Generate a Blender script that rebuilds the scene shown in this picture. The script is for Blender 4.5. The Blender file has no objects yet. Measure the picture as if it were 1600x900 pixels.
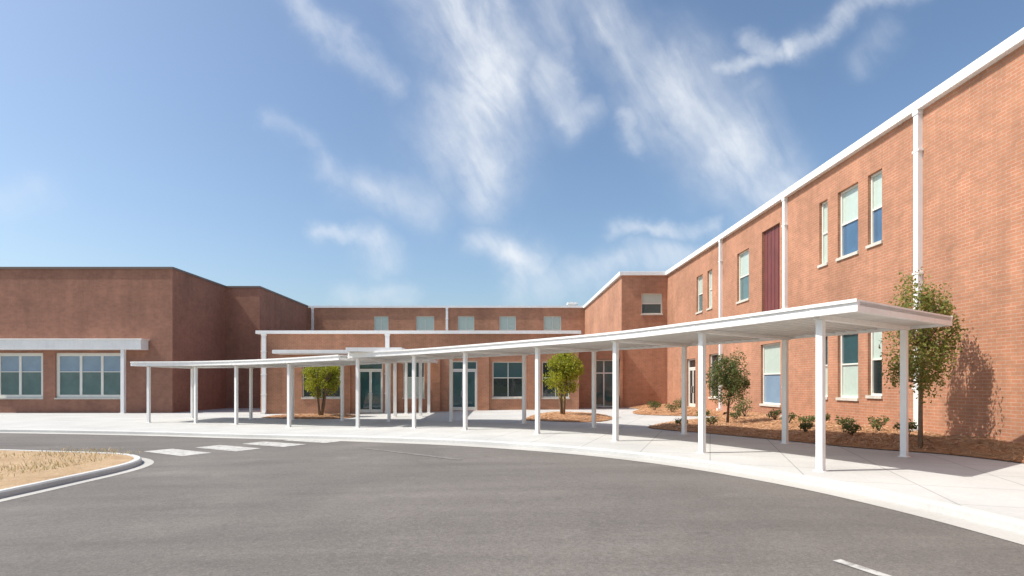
import bpy, bmesh, math, random
from mathutils import Vector, Matrix
random.seed(7)
S = bpy.context.scene
COL = S.collection
R = math.radians

# ------------------------------------------------------------------ helpers
def link(o):
    COL.objects.link(o); return o

def put(o, label=None, cat=None, group=None, kind=None):
    if label: o['label'] = label
    if cat: o['category'] = cat
    if group: o['group'] = group
    if kind: o['kind'] = kind
    return o

def empty(name, loc, label, cat, group=None):
    o = bpy.data.objects.new(name, None); link(o)
    o.location = loc; o.empty_display_size = 0.3
    return put(o, label, cat, group)

class MB:
    """collects world-space geometry and links it as one mesh object"""
    def __init__(self):
        self.v = []; self.f = []; self.m = []
    def quad(self, a, b, c, d, mi=0):
        n = len(self.v); self.v += [tuple(a), tuple(b), tuple(c), tuple(d)]
        self.f.append((n, n+1, n+2, n+3)); self.m.append(mi)
    def hexa(self, p, mi=0):       # p: 4 bottom (ccw from above), 4 top
        n = len(self.v); self.v += [tuple(q) for q in p]
        for f in ((3,2,1,0),(4,5,6,7),(0,1,5,4),(1,2,6,5),(2,3,7,6),(3,0,4,7)):
            self.f.append(tuple(n+i for i in f)); self.m.append(mi)
    def box(self, x0, x1, y0, y1, z0, z1, mi=0):
        self.hexa([(x0,y0,z0),(x1,y0,z0),(x1,y1,z0),(x0,y1,z0),
                   (x0,y0,z1),(x1,y0,z1),(x1,y1,z1),(x0,y1,z1)], mi)
    def obox(self, cx, cy, ang, l, w, z0, z1, mi=0):   # oriented box, l along ang
        c, s = math.cos(ang), math.sin(ang)
        def P(a, b, z): return (cx+a*c-b*s, cy+a*s+b*c, z)
        a, b = l/2, w/2
        self.hexa([P(-a,-b,z0),P(a,-b,z0),P(a,b,z0),P(-a,b,z0),
                   P(-a,-b,z1),P(a,-b,z1),P(a,b,z1),P(-a,b,z1)], mi)
    def tube(self, pts, rads, n=8, mi=0):
        rings = []
        for i, p in enumerate(pts):
            p = Vector(p)
            t = (Vector(pts[min(i+1, len(pts)-1)]) - Vector(pts[max(i-1, 0)])).normalized()
            u = t.orthogonal().normalized() if abs(t.z) < .99 else Vector((1,0,0))
            u = (u - t*u.dot(t)).normalized(); w = t.cross(u)
            k = len(self.v)
            for j in range(n):
                a = 2*math.pi*j/n
                self.v.append(tuple(p + (u*math.cos(a)+w*math.sin(a))*rads[i]))
            rings.append(k)
        for i in range(len(rings)-1):
            for j in range(n):
                self.f.append((rings[i]+j, rings[i]+(j+1)%n, rings[i+1]+(j+1)%n, rings[i+1]+j)); self.m.append(mi)
        self.f.append(tuple(rings[-1]+j for j in range(n))); self.m.append(mi)
        self.f.append(tuple(rings[0]+n-1-j for j in range(n))); self.m.append(mi)
    def build(self, name, mats, parent=None, bevel=0, smooth=False):
        me = bpy.data.meshes.new(name)
        if not isinstance(mats, (list, tuple)): mats = [mats]
        off = Vector((0,0,0))
        p = parent
        while p: off += p.location; p = p.parent
        me.from_pydata([tuple(Vector(v)-off) for v in self.v], [], self.f)
        for m in mats: me.materials.append(m)
        me.polygons.foreach_set('material_index', self.m)
        if smooth: me.polygons.foreach_set('use_smooth', [True]*len(me.polygons))
        me.update()
        o = bpy.data.objects.new(name, me); link(o)
        if parent: o.parent = parent
        if bevel:
            b = o.modifiers.new('bevel', 'BEVEL'); b.width = bevel; b.segments = 2; b.limit_method = 'ANGLE'
        return o

def sst(t):
    t = max(0.0, min(1.0, t)); return t*t*(3-2*t)
def gz(x, y=0):                       # pavement level: the forecourt drains gently to the left
    return -0.27*sst((3-x)/15.0)
KERB = 0.13

def catmull(pts, n):
    out = []
    P = [Vector(p) for p in pts]
    P = [2*P[0]-P[1]] + P + [2*P[-1]-P[-2]]
    for i in range(1, len(P)-2):
        for k in range(n):
            t = k/n
            a, b, c, d = P[i-1], P[i], P[i+1], P[i+2]
            out.append(0.5*((2*b)+(c-a)*t+(2*a-5*b+4*c-d)*t*t+(3*b-a-3*c+d)*t*t*t))
    out.append(P[-2]); return out

# ------------------------------------------------------------------ materials
def nodemat(name):
    m = bpy.data.materials.new(name); m.use_nodes = True
    nt = m.node_tree; b = nt.nodes['Principled BSDF']
    return m, nt, b
def N(nt, t, **kw):
    n = nt.nodes.new(t)
    for k, v in kw.items(): setattr(n, k, v)
    return n
def math_(nt, op, a, b=None, c=None, clamp=False):
    n = N(nt, 'ShaderNodeMath', operation=op); n.use_clamp = clamp
    for i, q in enumerate((a, b, c)):
        if q is None: continue
        if isinstance(q, (int, float)): n.inputs[i].default_value = q
        else: nt.links.new(q, n.inputs[i])
    return n.outputs[0]
def ramp(nt, fac, stops):
    n = N(nt, 'ShaderNodeValToRGB')
    while len(n.color_ramp.elements) < len(stops): n.color_ramp.elements.new(0.5)
    for e, (p, c) in zip(n.color_ramp.elements, stops):
        e.position = p; e.color = (c[0], c[1], c[2], 1) if not isinstance(c, (int, float)) else (c, c, c, 1)
    nt.links.new(fac, n.inputs[0]); return n.outputs[0]
def noise(nt, vec, scale, detail=4, rough=.55, dist=0.0):
    n = N(nt, 'ShaderNodeTexNoise'); n.inputs['Scale'].default_value = scale
    n.inputs['Detail'].default_value = detail; n.inputs['Roughness'].default_value = rough
    n.inputs['Distortion'].default_value = dist
    if vec is not None: nt.links.new(vec, n.inputs['Vector'])
    return n.outputs['Fac']
def mixc(nt, fac, a, b, mode='MIX'):
    n = N(nt, 'ShaderNodeMix', data_type='RGBA', blend_type=mode)
    for i, q in ((0, fac), (6, a), (7, b)):
        if isinstance(q, (int, float)): n.inputs[i].default_value = q
        elif isinstance(q, tuple): n.inputs[i].default_value = (q[0], q[1], q[2], 1)
        else: nt.links.new(q, n.inputs[i])
    return n.outputs[2]
def bump(nt, b, h, strength=.3, dist=.01):
    n = N(nt, 'ShaderNodeBump'); n.inputs['Strength'].default_value = strength; n.inputs['Distance'].default_value = dist
    nt.links.new(h, n.inputs['Height']); nt.links.new(n.outputs[0], b.inputs['Normal'])

def brick_mat(name, c1, c2, mortar):
    m, nt, b = nodemat(name)
    g = N(nt, 'ShaderNodeNewGeometry')
    sp = N(nt, 'ShaderNodeSeparateXYZ'); nt.links.new(g.outputs['Position'], sp.inputs[0])
    sn = N(nt, 'ShaderNodeSeparateXYZ'); nt.links.new(g.outputs['True Normal'], sn.inputs[0])
    fx = math_(nt, 'GREATER_THAN', math_(nt, 'ABSOLUTE', sn.outputs[0]), .5)
    mx = N(nt, 'ShaderNodeMix', data_type='FLOAT')
    nt.links.new(fx, mx.inputs[0]); nt.links.new(sp.outputs[0], mx.inputs[2]); nt.links.new(sp.outputs[1], mx.inputs[3])
    cb = N(nt, 'ShaderNodeCombineXYZ'); nt.links.new(mx.outputs[0], cb.inputs[0]); nt.links.new(sp.outputs[2], cb.inputs[1])
    br = N(nt, 'ShaderNodeTexBrick'); nt.links.new(cb.outputs[0], br.inputs['Vector'])
    br.inputs['Scale'].default_value = 1; br.inputs['Brick Width'].default_value = .25; br.inputs['Row Height'].default_value = .085
    br.inputs['Mortar Size'].default_value = .011; br.inputs['Mortar Smooth'].default_value = .3; br.inputs['Bias'].default_value = -.1
    br.inputs['Color1'].default_value = (*c1, 1); br.inputs['Color2'].default_value = (*c2, 1); br.inputs['Mortar'].default_value = (*mortar, 1)
    big = noise(nt, g.outputs['Position'], .35, 5, .6)
    mid = noise(nt, cb.outputs[0], 2.6, 6, .75)
    c = mixc(nt, 1.0, br.outputs['Color'], ramp(nt, big, [(.3, .80), (.7, 1.15)]), 'MULTIPLY')
    c = mixc(nt, 1.0, c, ramp(nt, mid, [(.3, .84), (.72, 1.15)]), 'MULTIPLY')
    mp = N(nt, 'ShaderNodeMapping'); mp.inputs['Scale'].default_value = (1.6, 1.6, .12); nt.links.new(g.outputs['Position'], mp.inputs[0])
    c = mixc(nt, 1.0, c, ramp(nt, noise(nt, mp.outputs[0], 1.0, 5, .65), [(.3, .88), (.6, 1.03)]), 'MULTIPLY')
    vb = N(nt, 'ShaderNodeTexBrick'); nt.links.new(cb.outputs[0], vb.inputs['Vector'])     # odd burnt or pale bricks
    vb.inputs['Scale'].default_value = 1; vb.inputs['Brick Width'].default_value = .25; vb.inputs['Row Height'].default_value = .085; vb.inputs['Mortar Size'].default_value = 0
    vb.inputs['Color1'].default_value = (.50,.46,.46,1); vb.inputs['Color2'].default_value = (1.28,1.25,1.2,1); vb.inputs['Bias'].default_value = .1
    c = mixc(nt, .45, c, mixc(nt, 1.0, c, vb.outputs['Color'], 'MULTIPLY'))
    nt.links.new(c, b.inputs['Base Color'])
    b.inputs['Roughness'].default_value = .9
    bump(nt, b, br.outputs['Fac'], -.35, .01)
    return m
M = {}
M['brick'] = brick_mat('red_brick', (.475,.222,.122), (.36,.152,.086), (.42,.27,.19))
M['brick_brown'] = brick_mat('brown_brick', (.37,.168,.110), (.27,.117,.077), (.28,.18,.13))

def plain(name, col, rough=.5, metal=0, var=.12, scale=3, spec=.5, coat=0):
    m, nt, b = nodemat(name)
    g = N(nt, 'ShaderNodeNewGeometry')
    n = noise(nt, g.outputs['Position'], scale, 5, .65)
    nt.links.new(mixc(nt, 1.0, col, ramp(nt, n, [(.25, 1-var), (.75, 1+var*.4)]), 'MULTIPLY'), b.inputs['Base Color'])
    b.inputs['Roughness'].default_value = rough; b.inputs['Metallic'].default_value = metal
    b.inputs['Specular IOR Level'].default_value = spec
    if rough < .1 or coat:
        bump(nt, b, noise(nt, g.outputs['Position'], 1.6, 2, .5), .06, .05)
    if coat:
        b.inputs['Coat Weight'].default_value = coat; b.inputs['Coat Roughness'].default_value = .02
    return m
def white_mat():
    m, nt, b = nodemat('white_painted_metal')
    g = N(nt, 'ShaderNodeNewGeometry'); P = g.outputs['Position']
    mp = N(nt, 'ShaderNodeMapping'); mp.inputs['Scale'].default_value = (9, 9, .7); nt.links.new(P, mp.inputs[0])
    st = noise(nt, mp.outputs[0], 1.0, 4, .6); gr = noise(nt, P, 1.3, 6, .7)
    c = mixc(nt, 1.0, (.84,.835,.81), ramp(nt, st, [(.28, .94), (.5, 1.0)]), 'MULTIPLY')
    c = mixc(nt, 1.0, c, ramp(nt, gr, [(.25, .90), (.6, 1.0)]), 'MULTIPLY')
    nt.links.new(c, b.inputs['Base Color']); b.inputs['Roughness'].default_value = .45
    return m
M['white'] = white_mat()
M['deck'] = plain('pale_grey_deck_pan', (.74,.74,.71), .5, 0, .14, 1.4)
M['coping_dark'] = plain('weathered_bronze_coping', (.16,.12,.10), .5)
M['maroon'] = plain('maroon_metal_panel', (.17,.050,.045), .55, 0, .25, 1.5)
M['frame'] = plain('cream_window_frame', (.72,.71,.64), .45, 0, .08)
M['sill'] = plain('cast_stone_sill', (.58,.55,.48), .8, 0, .2)
M['blind'] = plain('pale_blind_behind_glass', (.47,.56,.49), .5, 0, .10, 6, .5, 1.0)
M['dark_glass'] = plain('dark_reflective_glass', (.018,.030,.032), .03, 0, .3, 1.2, .9)
M['teal_glass'] = plain('teal_tinted_glass', (.03,.09,.10), .04, 0, .3, 1.2, .9)
M['blue_glass'] = plain('painted_sky_reflection_glass', (.075,.15,.25), .03, 0, .3, 1.2, .9)  # blue of the reflected sky is put into the base colour
M['sky_glass'] = plain('pale_blue_glass', (.22,.32,.42), .05, 0, .2, 1.2, .8)
M['grey_glass'] = plain('grey_green_glass', (.11,.18,.18), .04, 0, .25, 1.2, .8)
M['void'] = plain('painted_recess_shade', (.045,.028,.022), .8)  # near-black colour paints the shade at the back of the opening
M['roofing'] = plain('grey_roof_membrane', (.32,.32,.31), .9)
M['handle'] = plain('brushed_steel', (.5,.5,.5), .3, 1)
M['bark'] = plain('tan_bark', (.23,.155,.10), .9, 0, .4, 9)
M['bark_dark'] = plain('grey_brown_bark', (.11,.075,.05), .9, 0, .4, 9)

def leaf_mat(name, stops, trans=.35):
    m, nt, b = nodemat(name)
    g = N(nt, 'ShaderNodeNewGeometry')
    c = ramp(nt, g.outputs['Random Per Island'], stops)
    nt.links.new(c, b.inputs['Base Color']); b.inputs['Roughness'].default_value = .55
    tr = N(nt, 'ShaderNodeBsdfTranslucent'); nt.links.new(c, tr.inputs[0])
    mx = N(nt, 'ShaderNodeMixShader'); mx.inputs[0].default_value = trans
    nt.links.new(b.outputs[0], mx.inputs[1]); nt.links.new(tr.outputs[0], mx.inputs[2])
    nt.links.new(mx.outputs[0], nt.nodes['Material Output'].inputs[0])
    return m
M['leaf_yellow'] = leaf_mat('yellow_green_leaves', [(0,(.22,.27,.02)),(.5,(.34,.37,.03)),(1,(.48,.42,.04))], .55)
M['leaf_olive'] = leaf_mat('olive_green_leaves', [(0,(.12,.16,.035)),(.5,(.24,.27,.055)),(.85,(.30,.26,.06)),(1,(.32,.17,.05))], .45)
M['leaf_dark'] = leaf_mat('dark_green_leaves', [(0,(.075,.115,.035)),(.6,(.14,.19,.055)),(.85,(.20,.20,.055)),(1,(.27,.14,.045))], .45)
M['leaf_shrub'] = leaf_mat('shrub_leaves', [(0,(.05,.08,.02)),(.6,(.10,.13,.03)),(1,(.16,.15,.04))], .3)

def asphalt():
    m, nt, b = nodemat('sun_faded_asphalt')
    g = N(nt, 'ShaderNodeNewGeometry'); P = g.outputs['Position']
    big = noise(nt, P, .22, 6, .6, .6)
    mp = N(nt, 'ShaderNodeMapping'); mp.inputs['Rotation'].default_value = (0,0,R(-32)); mp.inputs['Scale'].default_value = (.12, 1.1, 1)
    nt.links.new(P, mp.inputs[0])
    streak = noise(nt, mp.outputs[0], 1.0, 4, .6)
    fine = noise(nt, P, 60, 3, .7); grit = noise(nt, P, 9, 5, .75)
    c = ramp(nt, big, [(.32,(.110,.099,.089)),(.5,(.132,.119,.106)),(.68,(.157,.141,.125))])
    c = mixc(nt, 1.0, c, ramp(nt, streak, [(.3, .86), (.5, 1.0), (.70, 1.14)]), 'MULTIPLY')
    c = mixc(nt, 1.0, c, ramp(nt, grit, [(.25, .86), (.75, 1.12)]), 'MULTIPLY')
    c = mixc(nt, 1.0, c, ramp(nt, fine, [(.25, .70), (.75, 1.30)]), 'MULTIPLY')
    c = mixc(nt, 1.0, c, ramp(nt, noise(nt, P, 24, 2, .9), [(.28, .76), (.5, 1.0), (.72, 1.25)]), 'MULTIPLY')
    # oil drips and scuffs
    spots = noise(nt, P, 1.7, 3, .5)
    c = mixc(nt, 1.0, c, ramp(nt, spots, [(.20, .70), (.30, 1.0)]), 'MULTIPLY')
    pale = noise(nt, P, .9, 7, .72, .8)
    c = mixc(nt, 1.0, c, ramp(nt, pale, [(.55, 1.0), (.74, 1.22)]), 'MULTIPLY')
    nt.links.new(c, b.inputs['Base Color']); b.inputs['Roughness'].default_value = .88
    bump(nt, b, fine, .35, .01)
    return m
M['asphalt'] = asphalt()

def concrete(name, base, joint=1.55, rot=20, jd=.62):
    m, nt, b = nodemat(name)
    g = N(nt, 'ShaderNodeNewGeometry'); P = g.outputs['Position']
    a = noise(nt, P, .5, 5, .6); f = noise(nt, P, 14, 5, .7)
    c = mixc(nt, 1.0, base, ramp(nt, a, [(.3, .88), (.7, 1.07)]), 'MULTIPLY')
    c = mixc(nt, 1.0, c, ramp(nt, f, [(.25, .90), (.75, 1.07)]), 'MULTIPLY')
    if joint:
        mp = N(nt, 'ShaderNodeMapping'); mp.inputs['Rotation'].default_value = (0,0,R(rot)); nt.links.new(P, mp.inputs[0])
        br = N(nt, 'ShaderNodeTexBrick'); nt.links.new(mp.outputs[0], br.inputs['Vector'])
        br.offset = 0; br.inputs['Scale'].default_value = 1
        br.inputs['Brick Width'].default_value = joint; br.inputs['Row Height'].default_value = joint
        br.inputs['Mortar Size'].default_value = .012
        br.inputs['Color1'].default_value = (1,1,1,1); br.inputs['Color2'].default_value = (.96,.96,.96,1); br.inputs['Mortar'].default_value = (jd,jd,jd,1)
        c = mixc(nt, 1.0, c, br.outputs['Color'], 'MULTIPLY')
    nt.links.new(c, b.inputs['Base Color']); b.inputs['Roughness'].default_value = .85
    bump(nt, b, f, .2, .005)
    return m
M['concrete'] = concrete('pale_concrete', (.475,.472,.45), jd=.60)
M['kerb'] = concrete('pale_kerb_concrete', (.53,.525,.50), 0)
M['gutter'] = concrete('gutter_concrete', (.44,.425,.39), 0)

def paint_mat():
    m, nt, b = nodemat('worn_white_paint')
    g = N(nt, 'ShaderNodeNewGeometry'); P = g.outputs['Position']
    n = noise(nt, P, 7, 7, .75)
    c = ramp(nt, n, [(.34, (.17,.155,.14)), (.50, (.44,.43,.40)), (.8, (.57,.56,.525))])
    nt.links.new(c, b.inputs['Base Color']); b.inputs['Roughness'].default_value = .8
    return m
M['paint'] = paint_mat()
def faint_mat():
    m, nt, b = nodemat('nearly_worn_off_paint')
    g = N(nt, 'ShaderNodeNewGeometry'); P = g.outputs['Position']
    n = noise(nt, P, 5, 7, .8)
    c = ramp(nt, n, [(.42, (.128,.116,.105)), (.70, (.27,.25,.23))])
    nt.links.new(c, b.inputs['Base Color']); b.inputs['Roughness'].default_value = .85
    return m
M['faint'] = faint_mat()
def mulch_mat():
    m, nt, b = nodemat('pine_straw_mulch')
    g = N(nt, 'ShaderNodeNewGeometry'); P = g.outputs['Position']
    n = noise(nt, P, 3, 6, .7); f = noise(nt, P, 34, 4, .8, 1.2)
    c = ramp(nt, n, [(.3,(.38,.18,.085)),(.55,(.50,.27,.135)),(.75,(.60,.36,.20))])
    c = mixc(nt, 1.0, c, ramp(nt, f, [(.3, .45), (.65, 1.25)]), 'MULTIPLY')
    nt.links.new(c, b.inputs['Base Color']); b.inputs['Roughness'].default_value = .95
    bump(nt, b, f, .9, .05)
    return m
M['mulch'] = mulch_mat()
M['straw'] = leaf_mat('pine_straw_strands', [(0,(.36,.17,.08)),(.5,(.60,.36,.19)),(1,(.74,.52,.33))], .1)
def sand_mat():
    m, nt, b = nodemat('tan_island_soil')
    g = N(nt, 'ShaderNodeNewGeometry'); P = g.outputs['Position']
    n = noise(nt, P, 1.5, 6, .7); f = noise(nt, P, 25, 4, .8)
    c = ramp(nt, n, [(.3,(.40,.26,.14)),(.7,(.56,.40,.24))])
    c = mixc(nt, 1.0, c, ramp(nt, f, [(.3, .65), (.65, 1.15)]), 'MULTIPLY')
    nt.links.new(c, b.inputs['Base Color']); b.inputs['Roughness'].default_value = .95
    bump(nt, b, f, .8, .04)
    return m
M['sand'] = sand_mat()
def field_mat():
    m, nt, b = nodemat('dry_grass_ground')
    g = N(nt, 'ShaderNodeNewGeometry'); P = g.outputs['Position']
    n = noise(nt, P, .05, 8, .7)
    nt.links.new(ramp(nt, n, [(.3,(.06,.08,.03)),(.7,(.12,.12,.05))]), b.inputs['Base Color']); b.inputs['Roughness'].default_value = 1
    return m
M['field'] = field_mat()

# ------------------------------------------------------------------ ground, road, pavement, kerb
g = MB(); g.quad((-1500,-1500,-.75),(1500,-1500,-.75),(1500,1500,-.75),(-1500,1500,-.75))
put(g.build('ground', M['field']), 'dry grass ground stretching far beyond the school', 'ground', kind='structure')

g = MB()
xs = [-70+i*1.0 for i in range(86)]
for i in range(len(xs)-1):
    a, b = xs[i], xs[i+1]
    g.quad((a,-30,gz(a)-KERB),(b,-30,gz(b)-KERB),(b,60,gz(b)-KERB),(a,60,gz(a)-KERB))
put(g.build('road', M['asphalt'], smooth=True), 'sun-faded asphalt turning loop in front of the school', 'road', kind='structure')

kerb_pts = [(6.1,-30),(6.15,-12),(6.15,0),(6.12,4),(6.0,6.5),(5.75,8.2),(5.25,9.9),(4.25,11.9),(3.05,13.5),(1.55,14.95),(-1.0,16.9),(-3.7,18.55),(-6.7,20.15),(-11.9,22.15),(-17,23.3),(-22,24.0),(-32,24.6),(-70,25)]
KC = catmull(kerb_pts, 6)
# pavement sheet from the kerb back to (and under) the buildings
tot = [0]
for i in range(1, len(KC)): tot.append(tot[-1]+(KC[i]-KC[i-1]).length)
far = [(26,-30),(26,20),(24,60),(10,60),(-20,60),(-70,60)]
def along(poly, t):
    L = [0]
    for i in range(1, len(poly)): L.append(L[-1]+(Vector(poly[i])-Vector(poly[i-1])).length)
    d = t*L[-1]
    for i in range(1, len(poly)):
        if d <= L[i]+1e-6:
            k = (d-L[i-1])/(L[i]-L[i-1]); return Vector(poly[i-1]).lerp(Vector(poly[i]), k)
    return Vector(poly[-1])
KW = .16
def offset_line(pts, d):              # to the right-hand side of travel for d>0
    out = []
    for i, p in enumerate(pts):
        t = (pts[min(i+1, len(pts)-1)]-pts[max(i-1, 0)]).normalized()
        out.append(p+Vector((t.y, -t.x))*d)
    return out
KI = offset_line(KC, KW)              # inner edge of kerb stone
KG = offset_line(KC, -.42)            # outer edge of gutter pan
g = MB(); rows = []
NS = 24
for i, p in enumerate(KI):
    q = along(far, tot[i]/tot[-1])
    rows.append([p.lerp(q, (k/NS)**1.3) for k in range(NS+1)])
for i in range(len(rows)-1):
    for k in range(NS):
        a, b, c, d = rows[i][k], rows[i][k+1], rows[i+1][k+1], rows[i+1][k]
        g.quad(*[(v.x, v.y, gz(v.x)) for v in (a, b, c, d)])
put(g.build('sidewalk', M['concrete']), 'pale concrete sidewalk and plaza between kerb and school', 'sidewalk', kind='structure')

def kerb_strip(name, outer, inner, gutter, label):
    g = MB()
    h = lambda v, dz: (v.x, v.y, gz(v.x)+dz)
    for i in range(len(outer)-1):
        a, b, c, d = outer[i], inner[i], inner[i+1], outer[i+1]
        bv = .025
        a2, d2 = a.lerp(b, .2), d.lerp(c, .2)
        g.quad(h(a2,.005), h(b,.005), h(c,.005), h(d2,.005))
        g.quad(h(a,-bv), h(a2,.005), h(d2,.005), h(d,-bv))
        g.quad(h(a,-KERB-.01), h(a,-bv), h(d,-bv), h(d,-KERB-.01))
        g.quad(h(b,.005), h(b,-.05), h(c,-.05), h(c,.005))
        e, f = gutter[i], gutter[i+1]
        g.quad(h(e,-KERB+.006), h(a,-KERB+.012), h(d,-KERB+.012), h(f,-KERB+.006), 1)
    o = g.build(name, [M['kerb'], M['gutter']])
    return put(o, label, 'kerb', kind='structure')
kerb_strip('curb', KC, KI, KG, 'pale concrete kerb and gutter along the canopy sidewalk')

# island at the left with rounded nose
isl = [(-8.2,-6),(-8.4,2),(-8.55,8),(-8.5,11.0),(-8.5,12.9),(-8.85,14.2),(-9.7,15.2),(-10.9,15.75),(-12.6,16.15),(-16,16.8),(-24,17.9),(-70,18.6)]
IC = [Vector(p) for p in catmull(isl, 6)]
II = offset_line(IC, -.16); IG = offset_line(IC, .26)
kerb_strip('island_curb', IC, II, IG, 'pale kerb round the nose of the planted island')
g = MB()
for i in range(len(II)-1):
    a, d = II[i], II[i+1]
    for k in range(10):
        def w(p, t):
            q = Vector((-70, min(p.y, 16)*.9-1)); t = t**2
            v = p.lerp(q, t); return (v.x, v.y, gz(v.x)-.01+.16*sst(t*12))
        g.quad(w(a,k/10), w(d,k/10), w(d,(k+1)/10), w(a,(k+1)/10))
put(g.build('island_soil', M['sand'], smooth=True), 'tan bare soil filling the kerbed island', 'soil', kind='structure')

rnd = random.Random(77); g = MB()
while len(g.f) < 9000:
    x, y = -8.9-21*rnd.random()**1.3, rnd.uniform(5.5, 15.6)
    if x > -9.9 and y > 14.4 or (y > 15.2 and x > -11.5): continue
    if math.sin(x*1.7+y*.9)+math.sin(y*2.3-x*.6) < rnd.uniform(-1.2, .9): continue
    z = gz(x)+.135; a = rnd.uniform(0, 6.28); h = rnd.uniform(.03, .11)
    b = Vector((x, y, z)); t = b+Vector((math.cos(a)*h*.8, math.sin(a)*h*.8, h)); w = Vector((-math.sin(a), math.cos(a), 0))*.008
    g.quad(b-w, b+w, t+w*.2, t-w*.2)
put(g.build('dry_grass', leaf_mat('dry_grass_blades', [(0,(.20,.19,.06)),(.5,(.40,.31,.14)),(1,(.55,.42,.22))], .3)), 'thin dry grass scattered over the kerbed island soil', 'grass', kind='stuff')

# painted markings (each about 4 mm over the asphalt)
def stripe(cx, cy, ang, l, w, mat, name='road_marking'):
    g = MB(); c, s = math.cos(ang), math.sin(ang); n = max(2, int(l/.4))
    for k in range(n):
        a0, a1 = -l/2+l*k/n, -l/2+l*(k+1)/n
        P = [(cx+a*c-b*s, cy+a*s+b*c) for a, b in ((a0,-w/2),(a1,-w/2),(a1,w/2),(a0,w/2))]
        g.quad(*[(x, y, gz(x)-KERB+.007) for x, y in P])
    return g.build(name, mat)
ca = math.atan2(-.58, .82)
for i in range(4):
    o = stripe(-9.35+1.02*i, 16.65+.93*i, ca, 2.3, .82, M['paint'], 'crosswalk_stripe')
    put(o, 'white crosswalk bar painted on the asphalt, ' + ['next to the island nose','second out from the island','second before the canopy kerb','next to the canopy kerb'][i], 'road marking', 'bars of the crosswalk', kind='structure')
put(stripe(-2.4,15.0,math.atan2(-2.6,2.5),4.2,.16,M['faint'],'lane_line'), 'faint worn line on asphalt, farthest into the loop', 'road marking', kind='structure')
put(stripe(3.62,4.7,math.atan2(-1.8,.62),2.0,.11,M['paint'],'parking_line'), 'bright white painted line end at the bottom right of the road', 'road marking', kind='structure')

# ------------------------------------------------------------------ planting beds
def bed(name, poly, h, label, low=.02):
    P = [Vector(p) for p in catmull(poly+[poly[0]], 4)][:-1]
    bm = bmesh.new()
    vs = [bm.verts.new((p.x, p.y, 0)) for p in P]
    f = bm.faces.new(vs); 
    bmesh.ops.triangulate(bm, faces=[f])
    for _ in range(3): bmesh.ops.subdivide_edges(bm, edges=bm.edges[:], cuts=1, use_grid_fill=True)
    for v in bm.verts:
        x, y = v.co.x, v.co.y
        d = 9
        for i in range(len(P)):
            a, b = P[i], P[(i+1)%len(P)]; q = Vector((x, y)); ab = b-a
            t = max(0, min(1, (q-a).dot(ab)/max(ab.length_squared, 1e-9)))
            d = min(d, (q-a-ab*t).length)
        wall = sst((x-8.2)/3) if h > .2 else 1
        hh = low+h*sst(d/.9)*(.4+.6*wall)
        if h > .2 and x > 10.9: hh = low+h*.95
        v.co.z = gz(x)+hh+random.uniform(-.03,.045)*(d > .05)
    bm.normal_update()
    for ff in bm.faces:
        if ff.normal.z < 0: ff.normal_flip()
    me = bpy.data.meshes.new(name); bm.to_mesh(me); bm.free(); me.materials.append(M['mulch'])
    o = bpy.data.objects.new(name, me); link(o)
    put(o, label, 'mulch bed', kind='structure')
    tri = [p for p in me.polygons]; ar = [p.area for p in tri]; rnd = random.Random(len(poly))
    sb = MB(); V = me.vertices
    for p in rnd.choices(tri, ar, k=int(260*sum(ar))):
        w = [rnd.random() for _ in p.vertices]; sw = sum(w)
        c = Vector((0,0,0))
        for q, vi in zip(w, p.vertices): c += V[vi].co*q/sw
        a = rnd.uniform(0, 6.28); l = rnd.uniform(.04,.13); u = Vector((math.cos(a), math.sin(a), rnd.uniform(-.35,.35)))*l
        v_ = Vector((-math.sin(a), math.cos(a), rnd.uniform(-.5,.5)))*rnd.uniform(.004,.010); c.z += rnd.uniform(.004,.035)
        sb.quad(c-u, c-u*.2+v_, c+u, c+u*.2-v_)
    put(sb.build('pine_straw', M['straw']), 'loose straw strewn over the '+label.split(' bed')[0]+' bed', 'straw', kind='stuff')
    return o
bed('mulch_bed', [(11.28,6),(10.9,9),(10.55,11.2),(10.1,13.0),(8.95,14.3),(8.1,16.0),(6.75,18.5),(5.5,20.3),(5.6,21.6),(7.3,24.0),(9,25.4),(11.28,26.2)], .30, 'orange pine-straw bed along the foot of the right brick wall')
bed('mulch_bed', [(11.28,28.2),(8.8,28.8),(7.2,30.2),(7.6,33),(8.7,36),(8.8,38.9),(11.28,38.9)], .21, 'orange bed in the inner corner of the right wing')
bed('mulch_bed', [(.9,25.4),(3.7,24.0),(5.2,26.6),(5.0,30),(2.2,30.6)], .10, 'orange bed round the yellow-green tree right of the entrance')
bed('mulch_bed', [(-13.2,31.6),(-9.0,30.2),(-7.9,31.6),(-8.6,33.4),(-12.6,33.6)], .10, 'small bed round the yellow-green tree left of the entrance')

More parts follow.
